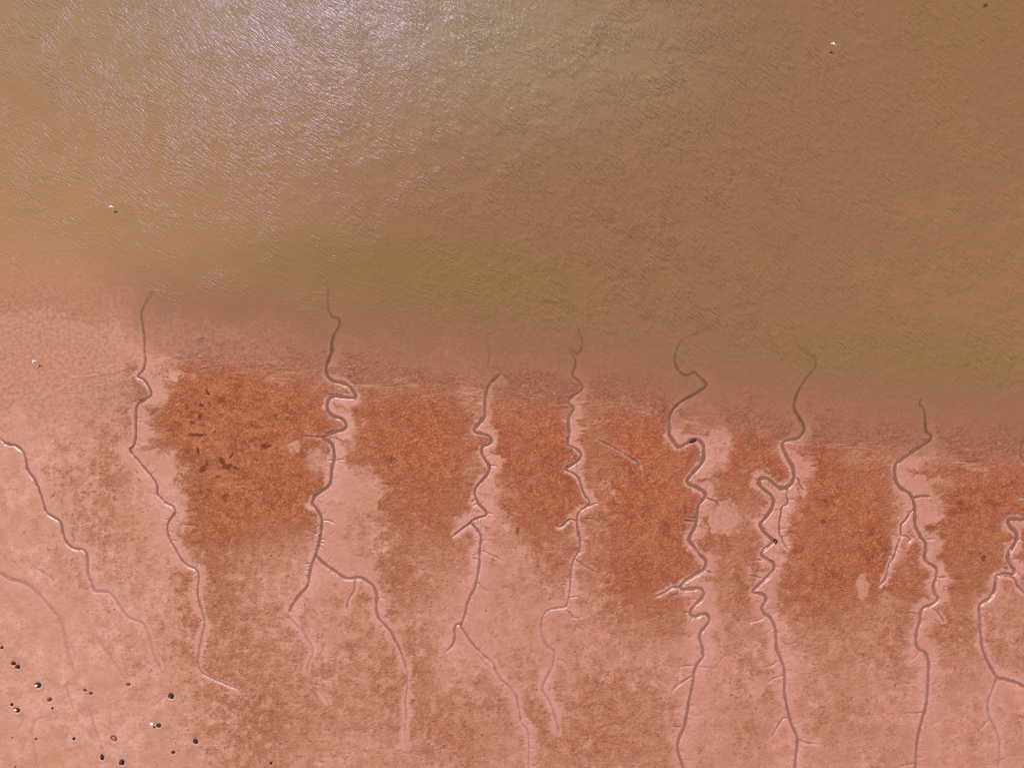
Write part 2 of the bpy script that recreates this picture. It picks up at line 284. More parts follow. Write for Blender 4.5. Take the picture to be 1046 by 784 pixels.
carve = np.zeros((NY, NX), np.float32)       # metres dug out
carve_bed = np.zeros((NY, NX), np.float32)   # 0..1 bed of a creek
halo = np.zeros((NY, NX), np.float32)        # bare smooth mud beside a creek
rim = np.zeros((NY, NX), np.float32)
wet = np.zeros((NY, NX), np.float32)
dnear = np.full((NY, NX), 60, np.float32)
snear = np.zeros((NY, NX), np.float32)
cw_level = np.zeros((NY, NX), np.float32)    # how deep below the bank the creek water stands
wob_a = fbm(PX/9.0, PY/9.0, 2, .5, 41).astype(np.float32)
off_s = 0.0
for ci, c in enumerate(CH):
    P = catmull(c['p'])
    P = P + 0.25*np.stack([gnoise(P[:,0]/3.1, P[:,1]/3.1, 5), gnoise(P[:,0]/3.1, P[:,1]/3.1, 6)], 1)
    seg = np.hypot(*np.diff(P, axis=0).T); L = np.concatenate([[0], np.cumsum(seg)]); tot = L[-1]
    hy = np.array([h[0] for h in c['halo']]); hl = np.array([h[1] for h in c['halo']]); hr = np.array([h[2] for h in c['halo']])
    hmax = max(hl.max(), hr.max())
    R = max(8.0, hmax*1.8+4)
    x0 = (P[:,0].min()-R-CX)*S; x1 = (P[:,0].max()+R-CX)*S; y0 = (CY-P[:,1].max()-R)*S; y1 = (CY-P[:,1].min()+R)*S
    i0, i1 = max(0, np.searchsorted(xs, x0)), min(NX, np.searchsorted(xs, x1)+1)
    j0, j1 = max(0, np.searchsorted(ys, y0-.4)), min(NY, np.searchsorted(ys, y1+.4)+1)
    if i1-i0 < 2 or j1-j0 < 2: continue
    D = np.full((j1-j0, i1-i0), 1e3, np.float32); SS = np.zeros_like(D); SD = np.zeros_like(D); YY = np.zeros_like(D)
    for k in range(len(P)-1):
        a, b = P[k], P[k+1]
        xa = (min(a[0],b[0])-R-CX)*S; xb = (max(a[0],b[0])+R-CX)*S
        ya = (CY-max(a[1],b[1])-R)*S; yb = (CY-min(a[1],b[1])+R)*S
        u0, u1 = max(i0, np.searchsorted(xs, xa)), min(i1, np.searchsorted(xs, xb)+1)
        v0, v1 = max(j0, np.searchsorted(ys, ya-.3)), min(j1, np.searchsorted(ys, yb+.3)+1)
        if u1 <= u0 or v1 <= v0: continue
        qx = PX[v0:v1, u0:u1]-a[0]; qy = PY[v0:v1, u0:u1]-a[1]
        dx, dy = b-a; ll = dx*dx+dy*dy+1e-9
        t = np.clip((qx*dx+qy*dy)/ll, 0, 1)
        ex = qx-t*dx; ey = qy-t*dy; d = np.sqrt(ex*ex+ey*ey)
        sub = (slice(v0-j0, v1-j0), slice(u0-i0, u1-i0))
        m = d < D[sub]
        D[sub] = np.where(m, d, D[sub])
        SS[sub] = np.where(m, L[k]+t*seg[k], SS[sub])
        SD[sub] = np.where(m, np.sign(dx*ey-dy*ex), SD[sub])      # +1: to the left of a southbound creek's travel = image left
        YY[sub] = np.where(m, a[1]+t*dy, YY[sub])
    u = SS/max(tot, 1e-6)
    w = c['w']*(1-u)+c['w2']*u; d = c['d']*(1-u)+c['d2']*u
    if c['d'] < .10 and c['w'] > .95: d = d*1.15; w = w*1.25
    w = w*(1+.35*gnoise(SS/6.0, SS*0+ci, 8)+.2*gnoise(SS/23.0, SS*0+ci, 9))
    env = np.ones_like(D)
    if c['f0']: env = env*sstep(0, c['f0'], SS)
    if c['f1']: env = env*sstep(0, c['f1'], tot-SS)
    w = w*(.55+.45*env)*(.72+.16*sstep(500, 640, YY))
    dj = D + .35*wob_a[j0:j1, i0:i1]
    prof = 1-sstep(w*.55, w*1.25, dj)
    d = d*(.32+.68*sstep(-10, 75, YY-waterline(PX[j0:j1, i0:i1])))*(1-.35*sstep(520, 640, YY))
    g = (slice(j0, j1), slice(i0, i1))
    cv = d*env*prof + np.minimum(.16*d+.006, .045)*env*(1-sstep(w*.9, w*2.3+.5, dj))
    upd = cv > carve[g]
    carve[g] = np.where(upd, cv, carve[g])
    cw_level[g] = np.where((D < w*2.2) & (d*env > cw_level[g]), d*env, cw_level[g])
    carve_bed[g] = np.maximum(carve_bed[g], (1-sstep(w*.55, w*1.05, dj))*np.clip(d*env/.075, 0, 1))
    wet[g] = np.maximum(wet[g], np.exp(-(D/(w*2.6+1.0))**2)*np.clip(d*env/.10, 0, 1))
    rim[g] = np.maximum(rim[g], np.exp(-((D-w*1.75)/(w*.55+.3))**2)*np.clip(d*env/.2, 0, 1))
    lw = np.interp(YY, hy, hl); rw = np.interp(YY, hy, hr)
    hw = np.where(SD > 0, lw, rw)
    fr = gnoise(SS/2.2+ci*13, D/9.0+SD*3, 11)*.55 + gnoise(SS/8.0+ci*7, D/14.0+SD*5, 12)*.45     # fringed edge
    hw = .86*hw*np.clip(1+.9*gnoise(SS/17.0+ci*5, SD*4.0, 14), .35, 1.7)
    hh = 1-sstep(.30, 1.3, D/np.maximum(hw, .01)*(1+.75*fr))
    hh = np.where(hw > .6, hh, 0)*env
    halo[g] = np.maximum(halo[g], hh)
    mm = (D < dnear[g]) & (d > .06)
    dnear[g] = np.where(mm, D, dnear[g]); snear[g] = np.where(mm, SS+ci*211.0+SD*50, snear[g])

carve_bed *= (1-.25*sstep(500, 640, PY))
# hand-read patches of bare mud (centre, radii, strength)
for (ax, ay, rx, ry, st) in [(739,529,17,19,1.0),(881,599,7,15,.9),(773,703,8,12,.9),(300,456,9,8,.7),(322,470,12,14,.5),(358,500,14,22,.6),(372,500,20,26,.45),
                             (80,332,17,14,.5),(170,480,12,22,.6),(948,522,18,16,.8),(520,560,16,30,.3),(905,610,8,8,.5),(700,660,40,12,.35),(20,455,22,14,.6),(22,440,20,14,.5),
                             (735,455,14,30,.7),(718,420,22,26,.4)]:
    q = np.sqrt(((PX-ax)/rx)**2+((PY-ay)/ry)**2) + .30*wob_a
    halo = np.maximum(halo, st*(1-sstep(.65, 1.15, q)))

n_big = fbm(PX/38.0, PY/38.0, 4, .6, 1)
n_mid = fbm(PX/12.0, PY/12.0, 4, .62, 2)
n_fin = fbm(PX/3.6, PY/3.6, 3, .65, 3)
n_vert = fbm(PX/5.0, PY/26.0, 3, .6, 4)
weed = weed_chart(PX+15*n_mid+6*n_fin, PY+14*n_big+11*n_mid+6*n_fin)
weed = np.clip(weed, 0, 1)**1.25*(1-.10*sstep(560, 640, PY))*(1-.15*sstep(200, 60, PX))
edge_w = .75*weed*(1-weed)*4
wd = weed + edge_w*(.42*n_mid+.16*n_fin+.09*n_vert) + .05*n_fin
holes = fbm(PX/8.0+.8*n_mid, PY/10.0, 3, .6, 71)
wd = wd - .55*np.clip(holes-.12, 0, .6)*np.clip(wd*1.4, 0, 1) + .10*np.clip(-holes-.1, 0, .6)
halo = np.clip(halo*(1+.55*n_mid+.45*n_fin), 0, 1)
wd = wd*(1-.94*np.clip(halo*1.1, 0, 1))
wd = np.clip(wd, 0, 1.1)
wl = waterline(PX)
# pits and rips in the weed mat
pit = np.zeros_like(carve)
for (ax, ay, rx, ry, an, st) in [(212,401,4,1.6,60,1),(205.5,414,3.6,2.6,20,1),(204.5,425,2.6,4.2,10,.9),(200.5,444.5,11,1.9,2,1),(202.5,461.5,1.5,5,-12,1),(208,479,6,3.2,-40,.9),(211,474,2,5,15,.8),
                                 (228,472,3.2,6,-35,1),(232,477,7,3,-18,1),(270,456,6.5,3.6,-8,1),(281,425,4,3,0,.7),(294,427.5,4,3,20,.7),(227,409,4,5,0,.6),(260,435,8,2.2,10,.6),
                                 (205,505,3,5,0,.6),(230,508,4,6,0,.5),(400,469,6,4,0,.7),(844,512,3,3,0,.7),(841,533,4,3,0,.6),(700,520,3,8,0,.4),(1005,570,3,4,30,.8),
                                 (529,542,2.5,6,0,.8),(612,428,2,2,0,.5),(850,508,3,2,0,.5),(680,540,6,12,0,.4),(330,446,3,2,0,.8),(197,432,3,1.6,25,.9),(219,441,2.6,1.4,-40,.8),(241,478,4.5,1.6,20,1),(214,412,1.6,3.5,-20,.9),(193,462,2,1.5,0,.8),(200,412,2.4,1.3,60,.8),(236,466,1.6,4.5,30,.9),(222,487,3,1.2,10,.7),(250,420,3,1.3,-30,.7),(262,470,2.2,1.4,50,.7)]:
    t = math.radians(an); dx = PX-ax; dy = PY-ay
    uu = dx*math.cos(t)+dy*math.sin(t); vv = -dx*math.sin(t)+dy*math.cos(t)
    q = np.sqrt((uu/rx)**2+(vv/ry)**2)+.35*wob_a+.2*n_fin
    pit = np.maximum(pit, st*(1-sstep(.5, 1.05, q+.2*n_fin)))

for (ax, ay, rr_) in [(739,529,13.0),(741,531,6.5)]:
    q = np.hypot((PX-ax)/.85, (PY-ay)) + 2.6*wob_a + 1.2*n_mid
    pit = np.maximum(pit, .20*np.exp(-((q-rr_)/1.5)**2)*sstep(-.6, .3, gnoise(PX/6, PY/6, 77)))
# ---------------------------------------------------------------- heights
lf0 = sstep(190, 110, PX)
rill = np.abs(gnoise(snear/2.6, dnear/22.0, 21))
rillm = np.exp(-((dnear-7)/8.0)**2)*np.clip(halo*1.4, 0, 1)
sw_band = np.maximum(np.exp(-((PY-wl-4)/16.0)**2)*(1-.8*lf0), np.exp(-((PY-386)/24.0)**2)*sstep(150, 115, PX)*sstep(20, 70, PX))
yy_w = PY + 4*fbm(PX/60.0, PY/25.0, 2, .5, 33) + .02*(PX % 4000)
sw_n = gnoise(PX/38.0, yy_w/4.2, 31)
swash = np.clip(1-np.abs(sw_n)*4.0, 0, 1)**1.5*sw_band*sstep(-.10, .30, fbm(PX/40.0, PY/10.0, 2, .5, 34))
swash_d = np.clip(1-np.abs(sw_n-.22)*4.5, 0, 1)**1.5*sw_band*sstep(-.10, .30, fbm(PX/40.0, PY/10.0, 2, .5, 35))
Z = zb0.astype(np.float64)
sm = np.clip(halo+.15, 0, 1)
n_rid = 1-np.abs(gnoise(PX/7.0+1.3*n_mid, PY/11.0+1.5*n_big, 61))*2.2
rid = np.clip(n_rid, 0, 1)**3.5*sstep(-.3, .5, fbm(PX/40.0, PY/40.0, 2, .5, 62))
Z += .022*n_big + .016*n_mid*(1-.5*sm) + .011*n_fin*(1-.45*sm)*(1+.8*np.clip(wd, 0, 1)) - .016*rid
Z += np.clip(wd, 0, 1)*.012                                # thickness of the weed mat
Z += .012*rim - .010*(1-rill)**3*rillm
Z += .024*swash - .014*swash_d
Z -= .05*pit
pit = np.maximum(pit, np.clip(.75*rid*np.clip(wd, 0, 1)*sstep(.0, .5, n_big+.2), 0, 1)); pit = np.maximum(pit, .25*swash_d)  # pit also carries painted dark lines beside the ripple highlights
bank = Z.copy()
Z -= carve

# ---------------------------------------------------------------- stones (photo px, length px, width px, height m, heading, type)
STONES = [
 (2.2,660.5,3.2,2.6,.18,30,'dark','small dark stone on the mud at the left edge of the photo'),
 (13.9,676.6,4.6,3.4,.22,0,'dark','upper left stone of the touching dark pair near the left edge'),
 (18.3,679.9,4.8,3.8,.26,-20,'dark','lower right stone of the touching dark pair near the left edge'),
 (38.8,698.6,5.4,6.4,.34,80,'pale','round dark stone with a white highlight painted on top, upstream of the brown stone'),
 (50.8,713.4,4.8,4.2,.20,20,'mud','mud-smeared brown stone just above a tiny black one'),
 (53.6,722.6,2.2,2.6,.14,90,'dark','tiny black stone right below the mud-smeared brown stone'),
 (12.3,718.6,2.9,3.0,.18,45,'dark','small dark stone touching the upper left of the white-topped long stone'),
 (17.4,724.0,7.0,4.0,.30,-8,'pale','long dark stone with a bluish white highlight painted on top near the left edge'),
 (86.8,704.0,4.2,2.6,.13,-20,'mud','paler left stone of the small brown pair in the open mud'),
 (93.0,707.0,4.2,3.0,.16,10,'mud','darker right stone of the small brown pair in the open mud'),
 (131.0,698.0,5.0,2.8,.14,5,'mud','low brown stone at the end of a faint diagonal rill'),
 (174.9,709.4,4.6,5.8,.40,75,'grey','upright dark stone with its sunlit left face painted lilac beside the weed'),
 (162.1,739.6,3.6,4.8,.30,80,'dark','black stone immediately right of the bright white shell'),
 (157.6,742.0,1.8,2.4,.13,60,'dark','tiny dark stone tucked under the bright white shell'),
 (199.7,755.9,4.6,5.2,.34,60,'dark','roundest black stone, rightmost of the big stones by the weed edge'),
 (177.0,767.2,4.8,2.8,.20,8,'dark','short flat black stone below and left of the roundest one'),
 (36.7,753.9,2.3,2.8,.10,60,'mud','tiny brown pebble in the lower left rill'),
 (12.5,752.2,1.7,1.5,.07,0,'mud','smallest brown pebble near the left edge'),
 (75.6,753.5,3.0,2.9,.16,40,'dark','lone small dark stone in the middle of the bare mud'),
 (116.3,752.8,7.8,4.8,.15,-28,'ring','flat brown stone with a mud-filled hollow in its top'),
 (104.6,772.3,3.4,6.2,.26,8,'dark','narrow pointed black stone standing near the bottom edge'),
 (124.9,777.1,5.4,5.0,.36,10,'dark','lowest big black stone, cut close to the bottom edge'),
 (276.8,778.4,3.4,2.6,.16,35,'dark','isolated dark stone in the orange weed at the bottom'),
 (15.6,782.3,2.6,1.8,.08,0,'mud','flat brown pebble on the bottom edge at the left'),
]
def zrow(px, py, A):
    # bilinear lookup on the fine part of the grid
    x = (px-CX)*S; y = (CY-py)*S
    i = int(np.clip(np.searchsorted(xs, x)-1, 0, NX-2)); j = int(np.clip(np.searchsorted(ys, y)-1, 0, NY-2))
    return float(A[j:j+2, i:i+2].mean())
moat = np.zeros_like(carve)
for (sx, sy, l, w_, h, an, ty, lab) in STONES:
    r = .5*(l+w_)/2
    q = np.hypot(PX-sx, PY-sy)/r
    qr = np.hypot(PX-sx-.3, PY-sy-.9)/r
    dirf = np.clip(.35+.65*((PX-sx)*.35+(PY-sy)*.94)/np.maximum(np.hypot(PX-sx, PY-sy), .1), 0, 1)
    dig = -.045*np.exp(-(q/1.3)**2) + .06*np.exp(-((qr-1.7)/.40)**2)*dirf
    Z += dig*min(1, h/.25)
    wet = np.maximum(wet, .6*np.exp(-((qr-1.5)/.6)**2)*dirf)  # sunlit lower-right scour rim: glossier, and painted paler through this mask
    moat = np.maximum(moat, np.exp(-(q/1.25)**4)*(1.0 if ty != 'mud' else .5))

# ---------------------------------------------------------------- mesh helper for grids
def grid_mesh(name, Xa, Ya, Za, keep=None, attrs=None):
    ny, nx = Xa.shape
    idx = np.arange(ny*nx).reshape(ny, nx)
    q = np.stack([idx[:-1,:-1], idx[:-1,1:], idx[1:,1:], idx[1:,:-1]], -1).reshape(-1, 4)
    co = np.stack([Xa, Ya, Za], -1).reshape(-1, 3).astype(np.float32)
    sel = None
    if keep is not None:
        q = q[keep.reshape(-1)]
        sel, inv = np.unique(q, return_inverse=True)
        q = inv.reshape(-1, 4); co = co[sel]
    me = bpy.data.meshes.new(name)
    me.vertices.add(len(co)); me.vertices.foreach_set('co', co.ravel())
    me.loops.add(q.size); me.loops.foreach_set('vertex_index', q.ravel().astype(np.int32))
    me.polygons.add(len(q)); me.polygons.foreach_set('loop_start', (np.arange(len(q))*4).astype(np.int32))
    me.update(calc_edges=True)
    me.polygons.foreach_set('use_smooth', np.ones(len(q), bool))
    for an, arr in (attrs or {}).items():
        a = me.attributes.new(an, 'FLOAT_COLOR', 'POINT')
        v = np.concatenate([np.stack(arr, -1).reshape(-1, len(arr)), np.zeros((arr[0].size, 4-len(arr)))], 1).astype(np.float32)
        if sel is not None: v = v[sel]
        a.data.foreach_set('color', np.ascontiguousarray(v).ravel())
    o = bpy.data.objects.new(name, me); C.objects.link(o)
    return o

# ---------------------------------------------------------------- node helpers
class N:
    def __init__(self, name):
        self.m = bpy.data.materials.new(name); self.m.use_nodes = True
        self.t = self.m.node_tree; self.t.nodes.clear()
        self.out = self.t.nodes.new('ShaderNodeOutputMaterial')
    def n(self, typ, ins=None, **kw):
        nd = self.t.nodes.new(typ)
        for k, v in kw.items(): setattr(nd, k, v)
        for k, v in (ins or {}).items(): self.set(nd.inputs[k], v)
        return nd
    def set(self, sock, v):
        if hasattr(v, 'is_output'): self.t.links.new(v, sock)
        else: sock.default_value = v
    def math(self, op, a, b=None, c=None, clamp=False):
        nd = self.t.nodes.new('ShaderNodeMath'); nd.operation = op; nd.use_clamp = clamp
        for s, v in zip(nd.inputs, (a, b, c)):
            if v is not None: self.set(s, v)
        return nd.outputs[0]
    def mix(self, f, a, b, blend='MIX'):
        nd = self.t.nodes.new('ShaderNodeMix'); nd.data_type = 'RGBA'; nd.blend_type = blend
        self.set(nd.inputs[0], f); self.set(nd.inputs[6], a); self.set(nd.inputs[7], b)
        return nd.outputs[2]
    def noise(self, vec, scale, detail=3, rough=.55, dist=0.0):
        nd = self.n('ShaderNodeTexNoise', {'Vector': vec, 'Scale': scale, 'Detail': detail, 'Roughness': rough, 'Distortion': dist})
        return nd.outputs[0]
    def ramp(self, v, a, b, lo=0.0, hi=1.0):
        nd = self.t.nodes.new('ShaderNodeMapRange'); nd.interpolation_type = 'SMOOTHSTEP'
        for s, x in zip(nd.inputs, (v, a, b, lo, hi)): self.set(s, x)
        return nd.outputs[0]
    def mapping(self, vec, rot=0.0, scale=(1,1,1)):
        nd = self.n('ShaderNodeMapping', {'Vector': vec}); nd.inputs['Rotation'].default_value = (0,0,rot); nd.inputs['Scale'].default_value = scale
        return nd.outputs[0]

KA = 0.68     # albedo per displayed linear value
def alb(r, g, b): return srgb(r, g, b, KA)
def albw(r, g, b): return srgb(r, g, b, .70)

# ---------------------------------------------------------------- mud material
m = N('tidal_mud')
pos = m.n('ShaderNodeNewGeometry').outputs['Position']
att = m.n('ShaderNodeAttribute', attribute_name='cover'); sep = m.n('ShaderNodeSeparateColor', {0: att.outputs['Color']})
A_weed, A_halo, A_bed = sep.outputs
att2 = m.n('ShaderNodeAttribute', attribute_name='tone'); sep2 = m.n('ShaderNodeSeparateColor', {0: att2.outputs['Color']})
A_pit, A_side, A_low = sep2.outputs            # pits, left-to-right hue, distance below the waterline
att3 = m.n('ShaderNodeAttribute', attribute_name='detail'); sep3 = m.n('ShaderNodeSeparateColor', {0: att3.outputs['Color']})
A_moat, A_rill, A_swash = sep3.outputs
g1 = m.noise(pos, .8, 6, .62); g2 = m.noise(pos, 2.6, 5, .70); g3 = m.noise(pos, 6.0, 4, .72); g4 = m.noise(pos, .16, 3, .5)
thr = m.math('ADD', A_weed, m.math('MULTIPLY', m.math('SUBTRACT', g2, .5), .85))
thr = m.math('ADD', thr, m.math('MULTIPLY', m.math('SUBTRACT', g3, .5), 1.1))
cover = m.ramp(thr, .10, 1.0)
cover = m.math('MULTIPLY', cover, m.ramp(A_weed, .0, .30))
cover = m.math('MAXIMUM', cover, m.ramp(A_weed, .35, 1.0, 0, .6))
pink_l = m.mix(m.ramp(g1, .3, .7), alb(200,138,112), alb(226,168,148)); pink_r = m.mix(m.ramp(g1, .3, .7), alb(194,124,102), alb(219,152,133))
pink = m.mix(A_side, pink_l, pink_r)
halo_c = m.mix(A_side, alb(206,142,123), alb(207,139,124))
halo_c = m.mix(m.ramp(g2, .35, .65), halo_c, m.mix(A_side, alb(216,154,136), alb(215,150,137)))
halo_c = m.mix(A_low, halo_c, alb(186,130,104))
pink = m.mix(m.math('MULTIPLY', A_halo, .8), pink, halo_c)
q = m.math('SUBTRACT', 1.0, m.math('MULTIPLY', A_halo, .45))
pink = m.mix(m.math('MULTIPLY', q, m.ramp(g3, .50, .72, 0, .55)), pink, alb(232,174,156))
pink = m.mix(m.math('MULTIPLY', q, m.ramp(g2, .50, .32, 0, .60)), pink, alb(178,116,90))
pink = m.mix(m.math('MULTIPLY', q, m.ramp(g3, .45, .30, 0, .50)), pink, alb(170,104,82))
pink = m.mix(m.ramp(g4, .40, .60, 0, .55), pink, m.mix(A_side, alb(204,142,114), alb(194,128,104)))
org_a = m.mix(A_side, alb(190,110,68), alb(190,103,66)); org_b = m.mix(A_side, alb(172,90,48), alb(174,86,52))
org = m.mix(m.ramp(g1, .38, .62), org_a, org_b)
gr = m.math('ADD', m.math('MULTIPLY', g3, .65), m.math('MULTIPLY', g2, .35))
org = m.mix(m.ramp(gr, .51, .63, 0, .8), org, alb(222,146,108))
org = m.mix(m.ramp(gr, .49, .38, 0, .8), org, alb(122,54,22))
g5 = m.noise(pos, .62, 4, .7, 1.2)
org = m.mix(m.ramp(g5, .54, .66, 0, .45), org, alb(140,66,32))
org = m.mix(m.ramp(g5, .46, .34, 0, .40), org, alb(204,134,100))
org = m.mix(m.ramp(g4, .45, .65, 0, .30), org, alb(192,120,88))
film = m.mix(m.ramp(A_weed, .04, .7, 0, .85), pink, m.mix(g2, alb(190,120,86), alb(210,142,110)))      # thin ochre film before the mat closes
col = m.mix(cover, film, org)
clump = m.math('MULTIPLY', m.ramp(m.noise(pos, 3.4, 2, .5), .60, .68), m.math('MULTIPLY', m.ramp(A_weed, .02, .22), m.ramp(g1, .40, .58)))
col = m.mix(m.math('MULTIPLY', clump, .75), col, alb(160,88,52))        # single tufts
col = m.mix(m.math('MULTIPLY', A_low, m.ramp(A_halo, .9, .3, .45, .92)), col, m.mix(A_side, m.mix(m.ramp(g2, .3, .7), alb(174,118,90), alb(208,147,120)), m.mix(m.ramp(g2, .3, .7), alb(160,102,76), alb(196,132,104))))
col = m.mix(m.math('MULTIPLY', A_rill, m.math('MULTIPLY', m.ramp(g2, .3, .65), .42)), col, m.mix(A_low, alb(228,170,156), alb(196,138,112)))     # pale eroded banks, and painted sunlit rims beside the stones
col = m.mix(m.math('MULTIPLY', A_swash, .55), col, alb(222,160,130))  # ripple highlights along the waterline, painted as pale streaks
col = m.mix(m.math('MULTIPLY', A_pit, .85), col, alb(112,48,20))
col = m.mix(m.math('MULTIPLY', A_bed, .80), col, m.mix(m.ramp(g2, .3, .7), alb(118,72,60), alb(146,96,82)))
col = m.mix(m.math('MULTIPLY', A_moat, .35), col, alb(158,100,84))
bh = m.math('MULTIPLY', m.math('ADD', m.math('MULTIPLY', g2, .5), m.math('MULTIPLY', g3, .5)), m.math('ADD', .25, m.math('MULTIPLY', cover, .9)))
bump = m.n('ShaderNodeBump', {'Strength': 1.0, 'Distance': .13, 'Height': bh})
bs = m.n('ShaderNodeBsdfPrincipled', {'Base Color': col, 'Roughness': m.ramp(A_rill, 0, .8, .62, .34), 'Normal': bump.outputs[0]})
m.set(bs.inputs['Specular IOR Level'], m.ramp(A_rill, 0, .8, .22, .5))
m.t.links.new(bs.outputs[0], m.out.inputs[0])
MUD = m.m

side = np.clip(sstep(60, 620, PX), 0, 1)
low = sstep(14, -14, -(wl-PY)*-1+ -2)          # 1 under water, 0 well above the line
lf = sstep(190, 90, PX)
low = 1-sstep(-16-20*lf, 14, PY-wl+5*n_mid)
low = np.maximum(low, lf*(1-sstep(60, 150, PY-wl+5*n_mid+30*n_big)))
ground = grid_mesh('mudflat', X, Y, Z, attrs=dict(
    cover=(np.clip(wd, 0, 1), np.clip(halo, 0, 1), np.clip(carve_bed, 0, 1)),
    tone=(np.clip(pit, 0, 1), side, np.clip(low, 0, 1)),
    detail=(np.clip(moat, 0, 1), np.clip(wet, 0, 1), np.clip(swash, 0, 1))))
ground['kind'] = 'structure'; ground.data.materials.append(MUD)

# ---------------------------------------------------------------- water in the creeks above the tide line
lvl = bank - .020*n_big*0 - np.maximum(cw_level*.74, .0)
ok = (cw_level > .07) & (lvl > .012)
kc = ok[:-1,:-1] & ok[1:,:-1] & ok[:-1,1:] & ok[1:,1:]
m = N('creek_water_film')
pos = m.n('ShaderNodeNewGeometry').outputs['Position']
att = m.n('ShaderNodeAttribute', attribute_name='depth'); dep = m.n('ShaderNodeSeparateColor', {0: att.outputs['Color']}).outputs[0]
nb = m.noise(pos, 5.0, 2, .5)
bump = m.n('ShaderNodeBump', {'Strength': .15, 'Distance': .05, 'Height': nb})
trn = m.n('ShaderNodeBsdfTransparent')
opa = m.math('SUBTRACT', 1.0, m.math('EXPONENT', m.math('MULTIPLY', dep, -9.0)), clamp=True)
cc = m.n('ShaderNodeVectorMath', {0: m.mix(nb, alb(150,98,84), alb(164,110,96))}, operation='SCALE'); m.set(cc.inputs['Scale'], m.math('SUBTRACT', 2.0, opa))
dif = m.n('ShaderNodeBsdfDiffuse', {'Color': cc.outputs[0], 'Normal': bump.outputs[0]})
mx = m.n('ShaderNodeMixShader', {0: opa}); m.t.links.new(trn.outputs[0], mx.inputs[1]); m.t.links.new(dif.outputs[0], mx.inputs[2])
gl = m.n('ShaderNodeBsdfGlossy', {'Roughness': .12, 'Normal': bump.outputs[0], 'Color': (.9,.9,1,1)})
fr = m.n('ShaderNodeFresnel', {'IOR': 1.33, 'Normal': bump.outputs[0]})
mx2 = m.n('ShaderNodeMixShader', {0: fr.outputs[0]}); m.t.links.new(mx.outputs[0], mx2.inputs[1]); m.t.links.new(gl.outputs[0], mx2.inputs[2])
m.t.links.new(mx2.outputs[0], m.out.inputs[0])
creek = grid_mesh('creek_water', X, Y, lvl, keep=kc, attrs=dict(depth=(np.clip(lvl-Z, 0, 1),)))
creek['kind'] = 'structure'; creek.data.materials.append(m.m)

# ---------------------------------------------------------------- the tide water
wx = axis(-55.5, 55.5, .09, 2500); wy = axis(-14.0, 43.0, .09, 2500)
WX, WY = np.meshgrid(wx, wy)
WPX = CX+WX/S; WPY = CY-WY/S
from_i = np.clip(np.searchsorted(xs, WX.ravel()), 1, NX-1); from_j = np.clip(np.searchsorted(ys, WY.ravel()), 1, NY-1)
fi = ((WX.ravel()-xs[from_i-1])/(xs[from_i]-xs[from_i-1])); fj = ((WY.ravel()-ys[from_j-1])/(ys[from_j]-ys[from_j-1]))
Zi = (Z[from_j-1,from_i-1]*(1-fi)+Z[from_j-1,from_i]*fi)*(1-fj) + (Z[from_j,from_i-1]*(1-fi)+Z[from_j,from_i]*fi)*fj
depth = np.clip(-Zi.reshape(WX.shape), 0, 2)
def lift(A): return ((A[from_j-1,from_i-1]*(1-fi)+A[from_j-1,from_i]*fi)*(1-fj) + (A[from_j,from_i-1]*(1-fi)+A[from_j,from_i]*fi)*fj).reshape(WX.shape)
creek_in = lift(carve_bed)*np.clip(1-(waterline(WPX)-WPY-40)/75, 0, 1)
wn = fbm(WPX/70.0, WPY/45.0, 3, .55, 51)
def blob(ax, ay, rx, ry): return np.exp(-(((WPX-ax)/rx)**2+((WPY-ay)/ry)**2))
olive = np.clip(1.0*blob(480,290,130,38)+.8*blob(340,262,110,30)+.75*blob(985,375,110,36)+.55*blob(850,360,90,26)+.5*blob(1000,10,90,60)+.25*wn, 0, 1)
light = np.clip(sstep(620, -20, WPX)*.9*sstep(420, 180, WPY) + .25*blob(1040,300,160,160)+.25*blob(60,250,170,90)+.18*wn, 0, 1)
chop = np.clip(sstep(1050, 100, WPX+.25*WPY)*.85+.42, 0, 1)
dist_sh = waterline(WPX)-WPY
chop = chop*(.12+.88*sstep(10, 110, dist_sh+ sstep(650, 150, WPX)*70))
chop = np.clip(chop*(1+.45*wn), 0, 1.2)*(1-.35*sstep(150, 260, WPY)*sstep(500, 300, WPX))
kw = (depth > 0); kw = kw[:-1,:-1] | kw[1:,:-1] | kw[:-1,1:] | kw[1:,1:]
m = N('turbid_tide_water')
geo = m.n('ShaderNodeNewGeometry'); pos = geo.outputs['Position']
att = m.n('ShaderNodeAttribute', attribute_name='water'); sp = m.n('ShaderNodeSeparateColor', {0: att.outputs['Color']})
W_dep, W_olive, W_light = sp.outputs
att2 = m.n('ShaderNodeAttribute', attribute_name='surface'); sp2 = m.n('ShaderNodeSeparateColor', {0: att2.outputs['Color']}); W_chop = sp2.outputs[0]; W_creek = sp2.outputs[1]; W_grey = sp2.outputs[2]; W_inlet = att2.outputs['Alpha']
warp = m.n('ShaderNodeTexNoise', {'Vector': pos, 'Scale': .22, 'Detail': 2.0})
wv = m.n('ShaderNodeVectorMath', {0: warp.outputs['Color'], 1: (.5,.5,.5)}, operation='SUBTRACT').outputs[0]
wv = m.n('ShaderNodeVectorMath', {0: wv}, operation='SCALE'); wv.inputs['Scale'].default_value = 1.6
p2 = m.n('ShaderNodeVectorMath', {0: pos, 1: wv.outputs[0]}, operation='ADD').outputs[0]
def turned(deg, sx, sy): return m.mapping(m.mapping(p2, math.radians(deg)), 0, (sx, sy, 1))
def crest(v, p): return m.math('POWER', m.math('SUBTRACT', 1.0, m.math('ABSOLUTE', m.math('MULTIPLY_ADD', v, 2.4, -1.2), clamp=True), clamp=True), p)
